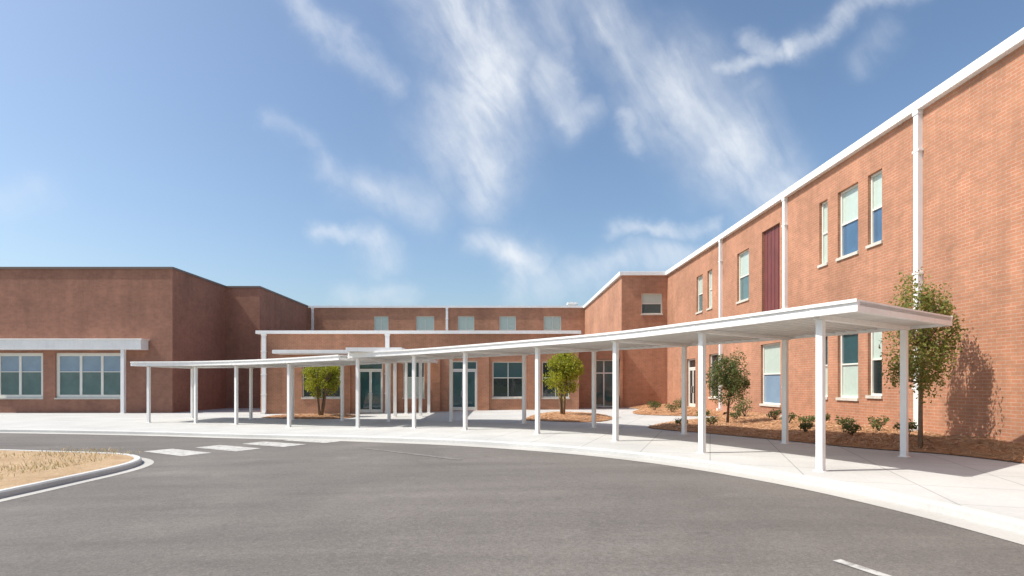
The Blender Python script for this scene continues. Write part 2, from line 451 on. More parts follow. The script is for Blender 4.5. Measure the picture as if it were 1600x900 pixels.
# ------------------------------------------------------------------ walls with openings
def wall_panel(mb, axis, pos, sgn, a0, a1, z0, z1, holes, depth=.20):
    """wall sheet on plane axis=pos, outward normal sgn along axis; holes (a,b,c,d) cut with reveals"""
    As = sorted({a0, a1, *[h[0] for h in holes], *[h[1] for h in holes]})
    Zs = sorted({z0, z1, *[h[2] for h in holes], *[h[3] for h in holes]})
    def P(a, z, d=0):
        return (pos-sgn*d, a, z) if axis == 'x' else (a, pos-sgn*d, z)
    flip = (axis == 'x' and sgn < 0) or (axis == 'y' and sgn > 0)
    def q(*p):
        p = list(p)
        if flip: p.reverse()
        mb.quad(*p)
    for i in range(len(As)-1):
        for j in range(len(Zs)-1):
            ca_, cz = (As[i]+As[i+1])/2, (Zs[j]+Zs[j+1])/2
            if any(h[0] < ca_ < h[1] and h[2] < cz < h[3] for h in holes): continue
            q(P(As[i],Zs[j]), P(As[i+1],Zs[j]), P(As[i+1],Zs[j+1]), P(As[i],Zs[j+1]))
    for (a, b, c, d) in holes:
        q(P(a,c), P(a,d), P(a,d,depth), P(a,c,depth))
        q(P(b,d), P(b,c), P(b,c,depth), P(b,d,depth))
        q(P(a,d), P(b,d), P(b,d,depth), P(a,d,depth))
        q(P(b,c), P(a,c), P(a,c,depth), P(b,c,depth))

def wbox(mb, axis, pos, sgn, a0, a1, z0, z1, d0, d1):
    """box on a wall: from depth d0 to d1 behind the face (negative = proud)"""
    u, v = pos-sgn*d0, pos-sgn*d1
    lo, hi = min(u, v), max(u, v)
    if axis == 'x': mb.box(lo, hi, a0, a1, z0, z1)
    else: mb.box(a0, a1, lo, hi, z0, z1)

def window(parent, axis, pos, sgn, a0, a1, z0, z1, up, low, mull=0, split=.5, sill=True, fw=.06):
    fr = MB()
    d0, d1 = .10, .19
    wbox(fr, axis, pos, sgn, a0, a0+fw, z0, z1, d0, d1); wbox(fr, axis, pos, sgn, a1-fw, a1, z0, z1, d0, d1)
    wbox(fr, axis, pos, sgn, a0+fw, a1-fw, z0, z0+fw, d0, d1); wbox(fr, axis, pos, sgn, a0+fw, a1-fw, z1-fw, z1, d0, d1)
    zm = z0+(z1-z0)*split
    w = (a1-a0-2*fw); cols = mull+1; bw = .045 if fw < .1 else .16
    for k in range(1, cols):
        c = a0+fw+w*k/cols; wbox(fr, axis, pos, sgn, c-bw/2, c+bw/2, z0+fw, z1-fw, d0+.006, d1)
    f = fr.build('window', M['frame'], parent)
    r = MB()
    for k in range(cols):
        l, h = a0+fw+w*k/cols+(bw/2 if k else 0), a0+fw+w*(k+1)/cols-(bw/2 if k < cols-1 else 0)
        wbox(r, axis, pos, sgn, l, h, zm-.025, zm+.025, d0+.01, d1)
    r.build('meeting_rail', M['frame'], f)
    for mat, za, zb in ((up, zm, z1-fw), (low, z0+fw, zm)):
        g = MB(); wbox(g, axis, pos, sgn, a0+.01, a1-.01, za, zb, .15, .175)
        g.build('pane', mat, f)
    if sill:
        g = MB(); wbox(g, axis, pos, sgn, a0-.04, a1+.04, z0-.09, z0+.002, -.05, .10)
        g.build('sill', M['sill'], f)
    return f

def door(parent, axis, pos, sgn, a0, a1, z0, z1, glass, leaves=2, transom=.55):
    fr = MB(); fw = .08; d0, d1 = .10, .19
    wbox(fr, axis, pos, sgn, a0, a0+fw, z0, z1, d0, d1); wbox(fr, axis, pos, sgn, a1-fw, a1, z0, z1, d0, d1)
    wbox(fr, axis, pos, sgn, a0+fw, a1-fw, z1-fw, z1, d0, d1)
    zt = z1-transom
    wbox(fr, axis, pos, sgn, a0+fw, a1-fw, zt-.05, zt+.05, d0+.004, d1)
    f = fr.build('door', M['frame'], parent)
    w = (a1-a0-2*fw)/leaves
    for k in range(leaves):
        l, h = a0+fw+w*k+.006, a0+fw+w*(k+1)-.006
        g = MB(); st = .07
        wbox(g, axis, pos, sgn, l, l+st, z0+.01, zt-.055, .115, .17); wbox(g, axis, pos, sgn, h-st, h, z0+.01, zt-.055, .115, .17)
        wbox(g, axis, pos, sgn, l+st, h-st, z0+.01, z0+.22, .115, .17); wbox(g, axis, pos, sgn, l+st, h-st, zt-.14, zt-.055, .115, .17)
        g.build('leaf_frame', M['frame'], f)
        g = MB(); hx = h-st-.06 if k == 0 else l+st+.03
        wbox(g, axis, pos, sgn, hx, hx+.03, z0+.85, z0+1.25, .05, .08)
        wbox(g, axis, pos, sgn, hx, hx+.03, z0+.87, z0+.90, .08, .12); wbox(g, axis, pos, sgn, hx, hx+.03, z0+1.2, z0+1.23, .08, .12)
        g.build('handle', M['handle'], f)
    g = MB(); wbox(g, axis, pos, sgn, a0+fw-.01, a1-fw+.01, z0+.02, z1-fw+.01, .14, .165)
    g.build('pane', glass, f)
    return f

def downspout(parent, axis, pos, sgn, a, z0, z1, w=.17, d=.13):
    g = MB(); wbox(g, axis, pos, sgn, a-w/2, a+w/2, z0, z1, -d, .0)
    wbox(g, axis, pos, sgn, a-w*.62, a+w*.62, z1, z1+.10, -d-.02, .0)
    for zz in (z0+1.2, (z0+z1)/2, z1-1.0): wbox(g, axis, pos, sgn, a-w/2-.04, a+w/2+.04, zz, zz+.05, -d-.012, -.004)
    wbox(g, axis, pos, sgn, a-w/2, a+w/2, z0-.02, z0+.12, -d-.12, -d-.002)
    return g.build('downspout', M['white'], parent)

# ---- right wing -------------------------------------------------
HB = 9.2
WX, PY, RX, BY = 11.3, 39.0, 8.2, 56.0
rw = empty('school_wing', (WX,25,0), 'tall sunlit orange brick wing with white fascia running down the right side', 'building')
UP = (5.8, 8.0); LO = (1.15, 3.35)
W = []   # y0,y1,z0,z1,up,low
bl, dg, tg, bg = M['blind'], M['dark_glass'], M['teal_glass'], M['blue_glass']
W += [(19.9,20.42,*UP,bl,bl),(18.2,19.3,*UP,bl,bg),(17.06,17.72,5.85,8.0,bl,bg)]
W += [(19.9,20.42,*LO,tg,bl),(18.2,19.3,*LO,tg,bl),(17.06,17.72,1.25,3.45,bl,dg)]
W += [(23.25,25.0,.75,3.3,bl,M['sky_glass']),(26.2,27.5,5.5,7.8,bl,M['grey_glass']),(32.2,33.2,5.7,7.75,bl,M['grey_glass']),(30.75,31.45,5.7,7.75,bl,bl)]
W += [(29.9,31.2,.9,3.2,dg,dg)]
panel = (23.3,24.9,3.65,8.15)
dr = (33.4,34.9,.22,3.1)
# bays nearer than the picture shows repeat the same rhythm
W += [(7.2,8.3,*UP,bl,bg),(5.9,6.5,*UP,bl,bg),(7.2,8.3,*LO,tg,bl),(5.9,6.5,*LO,tg,bl)]
g = MB()
wall_panel(g, 'x', WX, -1, -6, PY, -.4, HB-.2, [w[:4] for w in W]+[panel, dr])
PW = (9.55,10.95,6.35,7.75)
wall_panel(g, 'y', PY, -1, RX, WX, -.4, HB-.2, [PW])
wall_panel(g, 'x', RX, -1, PY, BY, -.4, HB-.2, [])
wall_panel(g, 'y', -6, -1, WX, 26, -.4, HB-.2, [])
wall_panel(g, 'x', 26, 1, -6, BY, -.4, HB-.2, [])
wall_panel(g, 'y', BY+8, 1, RX, 26, -.4, HB-.2, [])
g.build('wall', M['brick'], rw)
g = MB(); g.quad((WX,-6,HB-.2),(26,-6,HB-.2),(26,BY,HB-.2),(WX,BY,HB-.2)); g.quad((RX,PY,HB-.2),(WX,PY,HB-.2),(WX,BY,HB-.2),(RX,BY,HB-.2))
g.build('roof', M['roofing'], rw)
g = MB()
t = .26
g.box(WX-.16, WX+.3, -6.1, PY-.16, HB-t, HB); g.box(RX-.16, WX+.3, PY-.16, PY+.3, HB-t, HB); g.box(RX-.16, RX+.3, PY+.3, BY-.12, HB-t, HB)
g.build('fascia', M['white'], rw, bevel=.012)
for w in W: window(rw, 'x', WX, -1, *w)
window(rw, 'y', PY, -1, *PW, bl, tg)
door(rw, 'x', WX, -1, *dr, dg)
g = MB(); y0, y1, z0, z1 = panel
wbox(g, 'x', WX, -1, y0, y1, z0, z1, .10, .13)
for k in range(1, 5): wbox(g, 'x', WX, -1, y0+(y1-y0)*k/5-.012, y0+(y1-y0)*k/5+.012, z0+.01, z1-.01, .085, .11)
g.build('wall_panel', M['maroon'], rw)
for y in (4.0, 15.5, 22.75, 29.4): downspout(rw, 'x', WX, -1, y, .25, HB-t-.10)

# ---- back wing --------------------------------------------------
bw = empty('school_wing', (-5,BY,0), 'long two-storey brick wing at the back above the entrance roof', 'building')
BX0, BX1 = -18.7, RX-.01
BWN = [(-12.3,-10.9),(-8.2,-6.45),(-4.15,-2.55),(-.1,1.5),(4.2,5.9)]
g = MB()
wall_panel(g, 'y', BY, -1, BX0, BX1, -.5, HB-.12, [(a,b,6.0,8.2) for a, b in BWN])
wall_panel(g, 'y', BY+8, 1, BX0, BX1, -.5, HB-.12, [])
wall_panel(g, 'x', BX0, -1, BY, BY+8, -.5, HB-.12, []); 
g.build('wall', M['brick'], bw)
g = MB(); g.quad((BX0,BY,HB-.12),(26,BY,HB-.12),(26,BY+8,HB-.12),(BX0,BY+8,HB-.12)); g.build('roof', M['roofing'], bw)
g = MB(); g.box(BX0, BX1-.16, BY-.12, BY+.3, HB-.2, HB); g.build('coping', M['white'], bw)
for a, b in BWN: window(bw, 'y', BY, -1, a, b, 6.0, 8.2, bl, bl, 1, .4)
for x in (-18.25, -5.2): downspout(bw, 'y', BY, -1, x, 4.95, HB-.31, .22, .11)
put(MB() and (lambda g: (g.box(6.7,7.5,BY+.6,BY+1.4,HB-.12,HB+.25), g.box(6.6,7.6,BY+.5,BY+1.5,HB+.25,HB+.42), g.build('roof_vent', M['white']))[-1])(MB()), 'small white vent cap on the roof edge at the back corner', 'roof vent')

# ---- left wing --------------------------------------------------
lw = empty('school_wing', (-25,37.4,-.3), 'brown brick wing at left with stepped corners, mostly in shade', 'building')
LY, LX, LY2, LX2 = 37.4, -21.3, 44.7, -18.7
LWN = [(-28.9,-24.35,.7,3.62),(-34.2,-29.7,.7,3.62)]
g = MB()
wall_panel(g, 'y', LY, -1, -46, LX, -.6, HB-.1, LWN)
wall_panel(g, 'x', LX, 1, LY, LY2, -.6, HB-.1, [])
wall_panel(g, 'y', LY2, -1, LX, LX2, -.6, HB-.1, [])
wall_panel(g, 'x', LX2, 1, LY2, BY, -.6, HB-.1, [])
wall_panel(g, 'y', BY+8, 1, -46, LX2, -.6, HB-.1, []); wall_panel(g, 'x', -46, -1, LY, BY+8, -.6, HB-.1, [])
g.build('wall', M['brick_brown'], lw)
g = MB(); g.quad((-46,LY,HB-.1),(LX,LY,HB-.1),(LX,BY+8,HB-.1),(-46,BY+8,HB-.1)); g.quad((LX,LY2,HB-.1),(LX2,LY2,HB-.1),(LX2,BY+8,HB-.1),(LX,BY+8,HB-.1))
g.build('roof', M['roofing'], lw)
g = MB()
g.box(-46.1, LX+.07, LY-.07, LY+.3, HB-.14, HB); g.box(LX-.3, LX+.07, LY+.3, LY2-.07, HB-.14, HB)
g.box(LX-.3, LX2+.07, LY2-.07, LY2+.3, HB-.14, HB); g.box(LX2-.3, LX2+.07, LY2+.3, BY-.15, HB-.14, HB)
g.build('coping', M['coping_dark'], lw)
for w in LWN: window(lw, 'y', LY, -1, *w, M['sky_glass'], M['grey_glass'], 2, .58, True, .2)
# white porch in front of the left windows
po = empty('porch', (-28,36.9,-.27), 'white deep-edged porch roof on posts over the left windows', 'porch')
g = MB(); z = gz(-25)
g.box(-34.4,-22.85,36.6,37.395,3.80,4.42); g.build('roof', M['white'], po, bevel=.015)
g = MB(); g.box(-34.5,-22.78,36.54,37.392,4.42,4.48); g.build('coping', M['white'], po, bevel=.01)
for x in (-33.4,-24.08):
    g = MB(); g.box(x-.11,x+.11,36.66,36.88,gz(x),3.80); g.box(x-.16,x+.16,36.61,36.93,gz(x),gz(x)+.03); g.build('post', M['white'], po, bevel=.01)

# ---- entrance block ----------------------------------------------
EY, EX0, EX1, EH = 36.0, -15.0, 4.9, 4.93
eb = empty('entrance_block', (-5,EY,-.2), 'single-storey brick entrance block with white coping behind the canopy', 'building')
EW = [(-12.4,-10.0,.75,3.05),(-6.1,-4.75,.75,3.05),(-.5,1.45,.75,3.0),(2.6,4.3,.75,3.0)]
zd = gz(-8)
ED = [(-8.95,-7.35,gz(-8)+.01,3.05),(-3.2,-1.45,gz(-2)+.01,3.05)]
LKX, LKY, LKH = (6.3,8.0), 38.6, 4.35
g = MB()
wall_panel(g, 'y', EY, -1, EX0, EX1, -.5, EH-.1, EW+ED)
wall_panel(g, 'x', EX0, -1, EY, BY-.02, -.5, EH-.1, [])
wall_panel(g, 'x', EX1, 1, EY, BY-.02, -.5, EH-.1, [])
for x in (-9.6,-6.7,-4.0,-.95,2.0):       # brick piers between the openings
    g.box(x-.24, x+.24, EY-.12, EY-.002, -.5, 3.38)
wall_panel(g, 'y', LKY, -1, EX1+.01, RX-.01, -.4, LKH-.1, [(*LKX,.0,3.25)], .5)
g.build('wall', M['brick'], eb)
g = MB(); g.quad((EX0,EY,EH-.1),(EX1,EY,EH-.1),(EX1,BY-.02,EH-.1),(EX0,BY-.02,EH-.1)); g.quad((EX1+.01,LKY,LKH-.1),(RX-.01,LKY,LKH-.1),(RX-.01,BY-.02,LKH-.1),(EX1+.01,BY-.02,LKH-.1))
g.build('roof', M['roofing'], eb)
g = MB(); g.box(EX0-.25, EX1+.12, EY-.16, EY+.3, EH-.2, EH); g.box(EX0-.25, EX0+.2, EY+.3, BY-.2, EH-.2, EH); g.box(EX1-.2, EX1+.12, EY+.3, BY-.2, EH-.2, EH)
g.box(EX1+.13, RX-.17, LKY-.1, LKY+.3, LKH-.2, LKH)
g.build('coping', M['white'], eb)
for i, w in enumerate(EW): window(eb, 'y', EY, -1, *w, (dg,tg,tg,dg)[i], (dg,bl,dg,dg)[i], 1, .55)
for d in ED: door(eb, 'y', EY, -1, *d, tg)
for x, z1 in ((-14.75, 4.62), (-7.05, 4.62)): downspout(eb, 'y', EY, -1, x, gz(x), z1, .26, .14)
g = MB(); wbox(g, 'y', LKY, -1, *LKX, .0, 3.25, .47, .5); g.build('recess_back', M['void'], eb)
g = MB(); 
for a in (6.3, 6.95, 7.6): wbox(g, 'y', LKY, -1, a, a+.08, .02, 3.24, .36, .46)
for z in (.02, 2.3, 3.16): wbox(g, 'y', LKY, -1, 6.38, 7.6, z, z+.08, .37, .46)
f = g.build('window', M['frame'], eb)
g = MB(); wbox(g, 'y', LKY, -1, 6.34, 7.64, .05, 3.2, .40, .44); g.build('pane', tg, f)
# white eyebrow roof across the entrance wall
g = MB(); g.box(-13.6,-6.06,34.3,EY-.125,3.42,3.63); g.build('eyebrow_roof', M['white'], eb, bevel=.01)

# ------------------------------------------------------------------ covered walkways
def walkway(name, label, F, B, ext0, ext1, ztop, skip=()):
    """flat white canopy: F front posts, B back posts; ends extended by ext0/ext1"""
    F = [Vector(p) for p in F]; B = [Vector(p) for p in B]
    c0 = (F[0]+B[0])/2
    root = empty(name, (c0.x, c0.y, gz(c0.x)), label, 'canopy')
    n = 6
    def roofline(P, Q, ov):
        Z = [P[0]+(P[0]-P[1]).normalized()*ext0] + P + [P[-1]+(P[-1]-P[-2]).normalized()*ext1]
        Y = [Q[0]+(P[0]-P[1]).normalized()*ext0] + Q + [Q[-1]+(P[-1]-P[-2]).normalized()*ext1]
        out = []
        for a, b in zip(Z, Y): out.append(a+(a-b).normalized()*ov)
        return catmull(out, n)
    fo, bo = roofline(F, B, .30), roofline(B, F, .30)
    # trim the uneven end of the back line: same extension direction as the front
    TH = .20
    zt = lambda v: ztop+gz(v.x)
    H = lambda v, dz: (v.x, v.y, zt(v)+dz)
    def inset(a, b, d): return a+(b-a).normalized()*d
    deck = MB(); L = len(fo)
    for i in range(L-1):
        a, b, c, d = (inset(fo[i],bo[i],.09), inset(bo[i],fo[i],.09), inset(bo[i+1],fo[i+1],.09), inset(fo[i+1],bo[i+1],.09))
        deck.hexa([H(a,-.10),H(b,-.10),H(c,-.10),H(d,-.10),H(a,-.03),H(b,-.03),H(c,-.03),H(d,-.03)])
        m = 2
        for k in range(m):              # pan ribs on the underside
            t = (k+.5)/m
            p, q = a.lerp(d, t), b.lerp(c, t); u = (d-a).normalized()*.022
            deck.hexa([H(p-u,-.15),H(q-u,-.15),H(q+u,-.15),H(p+u,-.15),H(p-u,-.101),H(q-u,-.101),H(q+u,-.101),H(p+u,-.101)])
    deck.build('deck', M['deck'], root)
    fas = MB()
    for line, other in ((fo, bo), (bo, fo)):
        for i in range(L-1):
            a, d = line[i], line[i+1]; b, c = inset(a, other[i], .085), inset(d, other[i+1], .085)
            p = [H(a,-TH),H(b,-TH),H(c,-TH),H(d,-TH),H(a,0),H(b,0),H(c,0),H(d,0)]
            fas.hexa(p)
            e = inset(a, other[i], -.035); f = inset(d, other[i+1], -.035)      # drip lip
            fas.hexa([H(e,-.045),H(a,-.045),H(d,-.045),H(f,-.045),H(e,.012),H(a,.012),H(d,.012),H(f,.012)])
    for i, s in ((0, 1), (L-1, -1)):
        j = i+s
        a, b = inset(fo[i],bo[i],.088), inset(bo[i],fo[i],.088)
        u = (fo[j]-fo[i]).normalized()*.085; w = (bo[j]-bo[i]).normalized()*.085
        c, d = b+w, a+u
        fas.hexa([H(a,-TH),H(b,-TH),H(c,-TH),H(d,-TH),H(a,0),H(b,0),H(c,0),H(d,0)])
    for i in range(n, L-1, n//2):        # splice covers along both gutters
        for line, other in ((fo, bo), (bo, fo)):
            t = (line[i+1]-line[i]).normalized()*.05; o_ = (line[i]-other[i]).normalized()
            p, q = line[i]+o_*.006-t, line[i]+o_*.006+t; p2, q2 = p-o_*.02, q-o_*.02
            fas.hexa([H(p,-TH-.004),H(p2,-TH-.004),H(q2,-TH-.004),H(q,-TH-.004),H(p,-.05),H(p2,-.05),H(q2,-.05),H(q,-.05)])
    fas.build('fascia', M['white'], root)
    for i in range(len(F)):
        a, b = F[i], B[i]; ang = math.atan2((b-a).y, (b-a).x)
        cbm = MB(); Lb = (b-a).length+.30
        m = (a+b)/2; u = (b-a).normalized()*(Lb/2); v = Vector((-u.y,u.x)).normalized()*.06
        p = [m-u-v, m+u-v, m+u+v, m-u+v]
        cbm.hexa([H(q,-.235) for q in p]+[H(q,-.152) for q in p]); cbm.build('beam', M['white'], root)
        for q in (a, b):
            g = MB(); z0, z1 = gz(q.x)-.01, zt(q)-.237
            g.obox(q.x, q.y, ang, .125, .125, z0, z1); g.obox(q.x, q.y, ang, .20, .20, z0, z0+.02)
            g.build('post', M['white'], root, bevel=.008)
    return root
walkway('covered_walkway', 'long white covered walkway curving along the kerb from right to centre',
        [(5.89,10.6),(4.69,13.4),(3.24,16.2),(1.2,18.6),(-1.27,20.8),(-3.33,22.2),(-5.75,23.2)],
        [(8.9,12.7),(7.66,15.5),(5.87,18.4),(3.44,21.2),(.97,23.6),(-2.2,25.7),(-5.2,26.9)], .85, .30, 3.02)
walkway('covered_walkway', 'lower white covered walkway at left leading to the brown brick wing',
        [(-9.1,24.8),(-12.2,26.6),(-14.6,27.6),(-17.1,28.0)],
        [(-7.8,28.4),(-10.8,29.9),(-13.3,30.7),(-16.8,31.4)], 3.2, .75, 2.94)
# spur to the entrance doors, a step higher than the walkways it crosses
sp = empty('entrance_canopy', (-5,28,gz(-5)), 'raised narrow white canopy spur crossing the walkway towards the entrance doors', 'canopy')
zs = 3.03
g = MB(); g.box(-5.98,-3.96,22.62,35.75,zs-.13,zs-.05); g.build('deck', M['deck'], sp)
g = MB(); g.box(-6.06,-5.985,22.54,35.75,zs-.16,zs); g.box(-3.955,-3.88,22.54,35.75,zs-.16,zs); g.box(-5.98,-3.96,22.54,22.615,zs-.16,zs)
g.build('fascia', M['white'], sp)
for (x, y) in ((-5.6,30.6),(-4.25,30.6),(-5.6,34.2),(-4.25,34.2)):
    g = MB(); g.box(x-.08,x+.08,y-.08,y+.08,gz(x)-.01,zs-.132); g.box(x-.13,x+.13,y-.13,y+.13,gz(x)-.01,gz(x)+.02); g.build('post', M['white'], sp, bevel=.008)

# ------------------------------------------------------------------ trees and shrubs
def leaves(mb, n, clumps, size, rnd, keep=None):
    for _ in range(n):
        c, r = rnd.choice(clumps)
        for _try in range(6):
            d = Vector((rnd.gauss(0,1), rnd.gauss(0,1), rnd.gauss(0,1))).normalized()*(rnd.random()**.45)
            p = Vector(c)+Vector((d.x*r[0], d.y*r[1], d.z*r[2]))
            if keep is None or keep(p): break
        else: continue
        nrm = Vector((rnd.uniform(-1,1), rnd.uniform(-1,1), rnd.uniform(-.2,1))).normalized()
        u = nrm.orthogonal().normalized(); u = Matrix.Rotation(rnd.uniform(0,6.28), 3, nrm) @ u; w = nrm.cross(u)
        s = size*rnd.uniform(.6,1.3); l = s*1.7
        mid = p+nrm*s*.18
        mb.quad(p-u*l*.5, p+w*s*.42+nrm*s*.1, p+u*l*.5, p-w*s*.42+nrm*s*.1)
def tree(name, label, x, y, zg, stems, spread, crown_c, crown_r, nclump, nleaf, lsize, leafm, barkm, seed, keep=None, trunk_r=.05, group=None):
    rnd = random.Random(seed)
    root = empty(name, (x, y, zg), label, 'tree', group)
    clumps = []
    for _ in range(nclump):
        d = Vector((rnd.gauss(0,1), rnd.gauss(0,1), rnd.gauss(0,1))).normalized()*(rnd.random()**.33)
        k = rnd.uniform(.16,.40)
        c = (x+crown_c[0]+d.x*crown_r[0]*.86, y+crown_c[1]+d.y*crown_r[1]*.86, zg+crown_c[2]+d.z*crown_r[2]*.88)
        clumps.append((c, (crown_r[0]*k, crown_r[1]*k, crown_r[2]*k)))
    t = MB(); tips = []
    for s in range(stems):
        a = s*2.4+rnd.random(); b = Vector((x+.06*math.cos(a)*(stems > 1), y+.06*math.sin(a)*(stems > 1), zg-.08))
        e = Vector((x+crown_c[0]+spread*math.cos(a), y+crown_c[1]+spread*math.sin(a), zg+crown_c[2]+crown_r[2]*.35))
        m = b.lerp(e, .45)+Vector((rnd.uniform(-.08,.08), rnd.uniform(-.08,.08), .1))
        pts = [b, b.lerp(m,.5)+Vector((rnd.uniform(-.03,.03),rnd.uniform(-.03,.03),0)), m, m.lerp(e,.5), e]
        t.tube(pts, [trunk_r*1.25, trunk_r, trunk_r*.85, trunk_r*.6, trunk_r*.25], 8); tips += [m, m.lerp(e,.5), m.lerp(e,.25)]
    for c, r in clumps:
        b = min(tips, key=lambda q: (q-Vector(c)).length+max(0,(q.z-c[2]))*3)
        m = b.lerp(Vector(c), .5)+Vector((0,0,-.06))
        t.tube([b, m, c], [trunk_r*.42, trunk_r*.28, trunk_r*.1], 5)
    t.build('trunk', barkm, root, smooth=True)
    l = MB(); leaves(l, nleaf, clumps, lsize, rnd, keep); l.build('crown', leafm, root)
    return root
def off_canopy(p):                    # keep the crown out of the canopy's roof and the wall
    d = Vector((p.x-9.25, p.y-12.95))
    return p.x < WX-.02 and not (d.dot(Vector((.81,.585))) < .30 and 2.6 < p.z < 3.15)
tree('young_tree', 'tall thin olive-green young tree against the brick wall beyond the canopy end', 9.95, 13.65, .12, 1, .1, (0.03,0,2.62), (.82,.80,1.72), 70, 8200, .047, M['leaf_olive'], M['bark'], 3, off_canopy, .045)
tree('young_tree', 'small rounded dark green tree in orange bed between walkway posts', 8.35, 21.2, .18, 1, .12, (0.03,0,1.66), (.80,.78,1.12), 60, 7000, .046, M['leaf_dark'], M['bark_dark'], 5, None, .045)
tree('young_tree', 'yellow-green multi-stem tree in the bed right of the entrance', 3.0, 27.6, gz(3)+.1, 4, .35, (0,0,2.1), (1.05,.95,1.2), 60, 8200, .060, M['leaf_yellow'], M['bark'], 8, None, .05)
tree('young_tree', 'yellow-green multi-stem tree in front of the left entrance window', -9.85, 31.6, gz(-9.8)+.1, 5, .45, (0.1,0,2.05), (1.12,.95,1.02), 60, 8200, .060, M['leaf_yellow'], M['bark'], 12, None, .065)

def shrub(x, y, zg, r, h, n, mat, label, seed):
    rnd = random.Random(seed)
    root = empty('shrub', (x, y, zg), label, 'shrub', 'low shrubs in the mulch beds')
    t = MB(); cl = []
    for k in range(7):
        a = k*.9+rnd.random(); e = Vector((x+r*.6*math.cos(a), y+r*.6*math.sin(a), zg+h*rnd.uniform(.45,.85)))
        t.tube([(x,y,zg-.03), Vector((x,y,zg)).lerp(e,.5)+Vector((0,0,.03)), e], [.014,.01,.005], 5)
        cl.append((tuple(e), (r*.45, r*.45, h*.32)))
    cl.append(((x,y,zg+h*.5), (r*.6,r*.6,h*.45)))
    t.build('stem', M['bark_dark'], root)
    l = MB(); leaves(l, n, cl, .045, rnd); l.build('foliage', mat, root)
    return root
ls, ld = M['leaf_shrub'], M['leaf_dark']
shr = [(10.3,14.6,.25,.28,.42,260,ls,'low green shrub at the foot of the tall young tree'),
       (9.5,15.6,.2,.24,.34,220,ls,'small shrub just behind the rear post nearest the canopy end'),
       (10.2,17.0,.27,.3,.40,260,ls,'low shrub below the narrow lower window of the right wall'),
       (9.7,18.2,.24,.3,.36,260,ld,'dark low shrub below the wide lower window of the right wall'),
       (9.9,19.8,.26,.27,.36,240,ls,'low shrub just left of the paired lower windows'),
       (10.2,21.4,.27,.3,.40,260,ls,'green shrub under the downspout by the maroon panel'),
       (10.0,23.6,.25,.42,.85,420,ld,'taller dark shrub in front of the large lower window'),
       (9.2,22.5,.2,.25,.34,220,ls,'small shrub behind the rounded dark green tree'),
       (7.5,20.4,.12,.28,.34,240,ls,'low shrub left of the rounded tree in the orange bed'),
       (6.5,20.7,.08,.25,.28,220,ls,'smallest shrub near the pointed tip of the orange bed'),
       (9.0,30.2,.1,.42,.5,360,ls,'nearest shrub in the inner corner bed'),
       (8.6,32.2,.1,.42,.52,360,ls,'middle shrub in the inner corner bed'),
       (9.3,35.0,.12,.45,.55,380,ls,'farthest shrub in the inner corner bed'),
       (10.3,33.0,.15,.45,.6,380,ld,'dark shrub beside the side door in the inner corner'),
       (9.0,17.0,.18,.2,.26,200,ls,'tiny shrub at the front edge of the orange bed between the last two rear posts'),
       (10.6,18.9,.28,.2,.34,220,ls,'little shrub tight under the sill of the wide lower window'),
       (10.5,16.0,.28,.26,.4,240,ld,'dark shrub under the right half of the narrow lower window'),
       (8.3,23.6,.15,.3,.4,260,ls,'shrub at the back edge of the orange bed beside the concrete path'),
       (10.4,25.2,.27,.28,.42,260,ls,'shrub at the far end of the long wall bed, under the small upper window')]
for i, a in enumerate(shr): shrub(*a, 40+i)

# ------------------------------------------------------------------ light, sky, clouds
SUN_EL, sdir = 54, Vector((-.990,-.140))
az = math.atan2(sdir.x, sdir.y)                # clockwise from +Y
L = bpy.data.lights.new('sun', 'SUN'); L.energy = 3.7; L.angle = R(.53); L.color = (1.0,.955,.885)
so = bpy.data.objects.new('sun', L); link(so)
v = Vector((sdir.x*math.cos(R(SUN_EL)), sdir.y*math.cos(R(SUN_EL)), math.sin(R(SUN_EL))))
so.rotation_euler = v.to_track_quat('Z', 'Y').to_euler(); so.location = v*60

W_ = bpy.data.worlds.new('World'); S.world = W_; W_.use_nodes = True
nt = W_.node_tree; bgd = nt.nodes['Background']
sky = N(nt, 'ShaderNodeTexSky', sky_type='NISHITA'); sky.sun_disc = False
sky.sun_elevation = R(SUN_EL); sky.sun_rotation = az; sky.air_density = 1.0; sky.dust_density = 2.3; sky.ozone_density = 2.2
tc = N(nt, 'ShaderNodeTexCoord')
sx = N(nt, 'ShaderNodeSeparateXYZ'); nt.links.new(tc.outputs['Generated'], sx.inputs[0])
yy = math_(nt, 'MAXIMUM', sx.outputs[1], .05)
cb = N(nt, 'ShaderNodeCombineXYZ'); nt.links.new(math_(nt,'DIVIDE',sx.outputs[0],yy), cb.inputs[0]); nt.links.new(math_(nt,'DIVIDE',sx.outputs[2],yy), cb.inputs[1])
UV = cb.outputs[0]
# domain warp
wn = N(nt, 'ShaderNodeTexNoise'); wn.inputs['Scale'].default_value = 5.5; wn.inputs['Detail'].default_value = 5; wn.inputs['Roughness'].default_value = .6; nt.links.new(UV, wn.inputs['Vector'])
ws = N(nt, 'ShaderNodeVectorMath', operation='MULTIPLY_ADD'); nt.links.new(wn.outputs['Color'], ws.inputs[0]); ws.inputs[1].default_value = (.13,.13,0); ws.inputs[2].default_value = (-.065,-.065,0)
wa = N(nt, 'ShaderNodeVectorMath', operation='ADD'); nt.links.new(UV, wa.inputs[0]); nt.links.new(ws.outputs[0], wa.inputs[1])
WUV = wa.outputs[0]
def D(x, y): return ((x-782)/900, (600-y)/900)
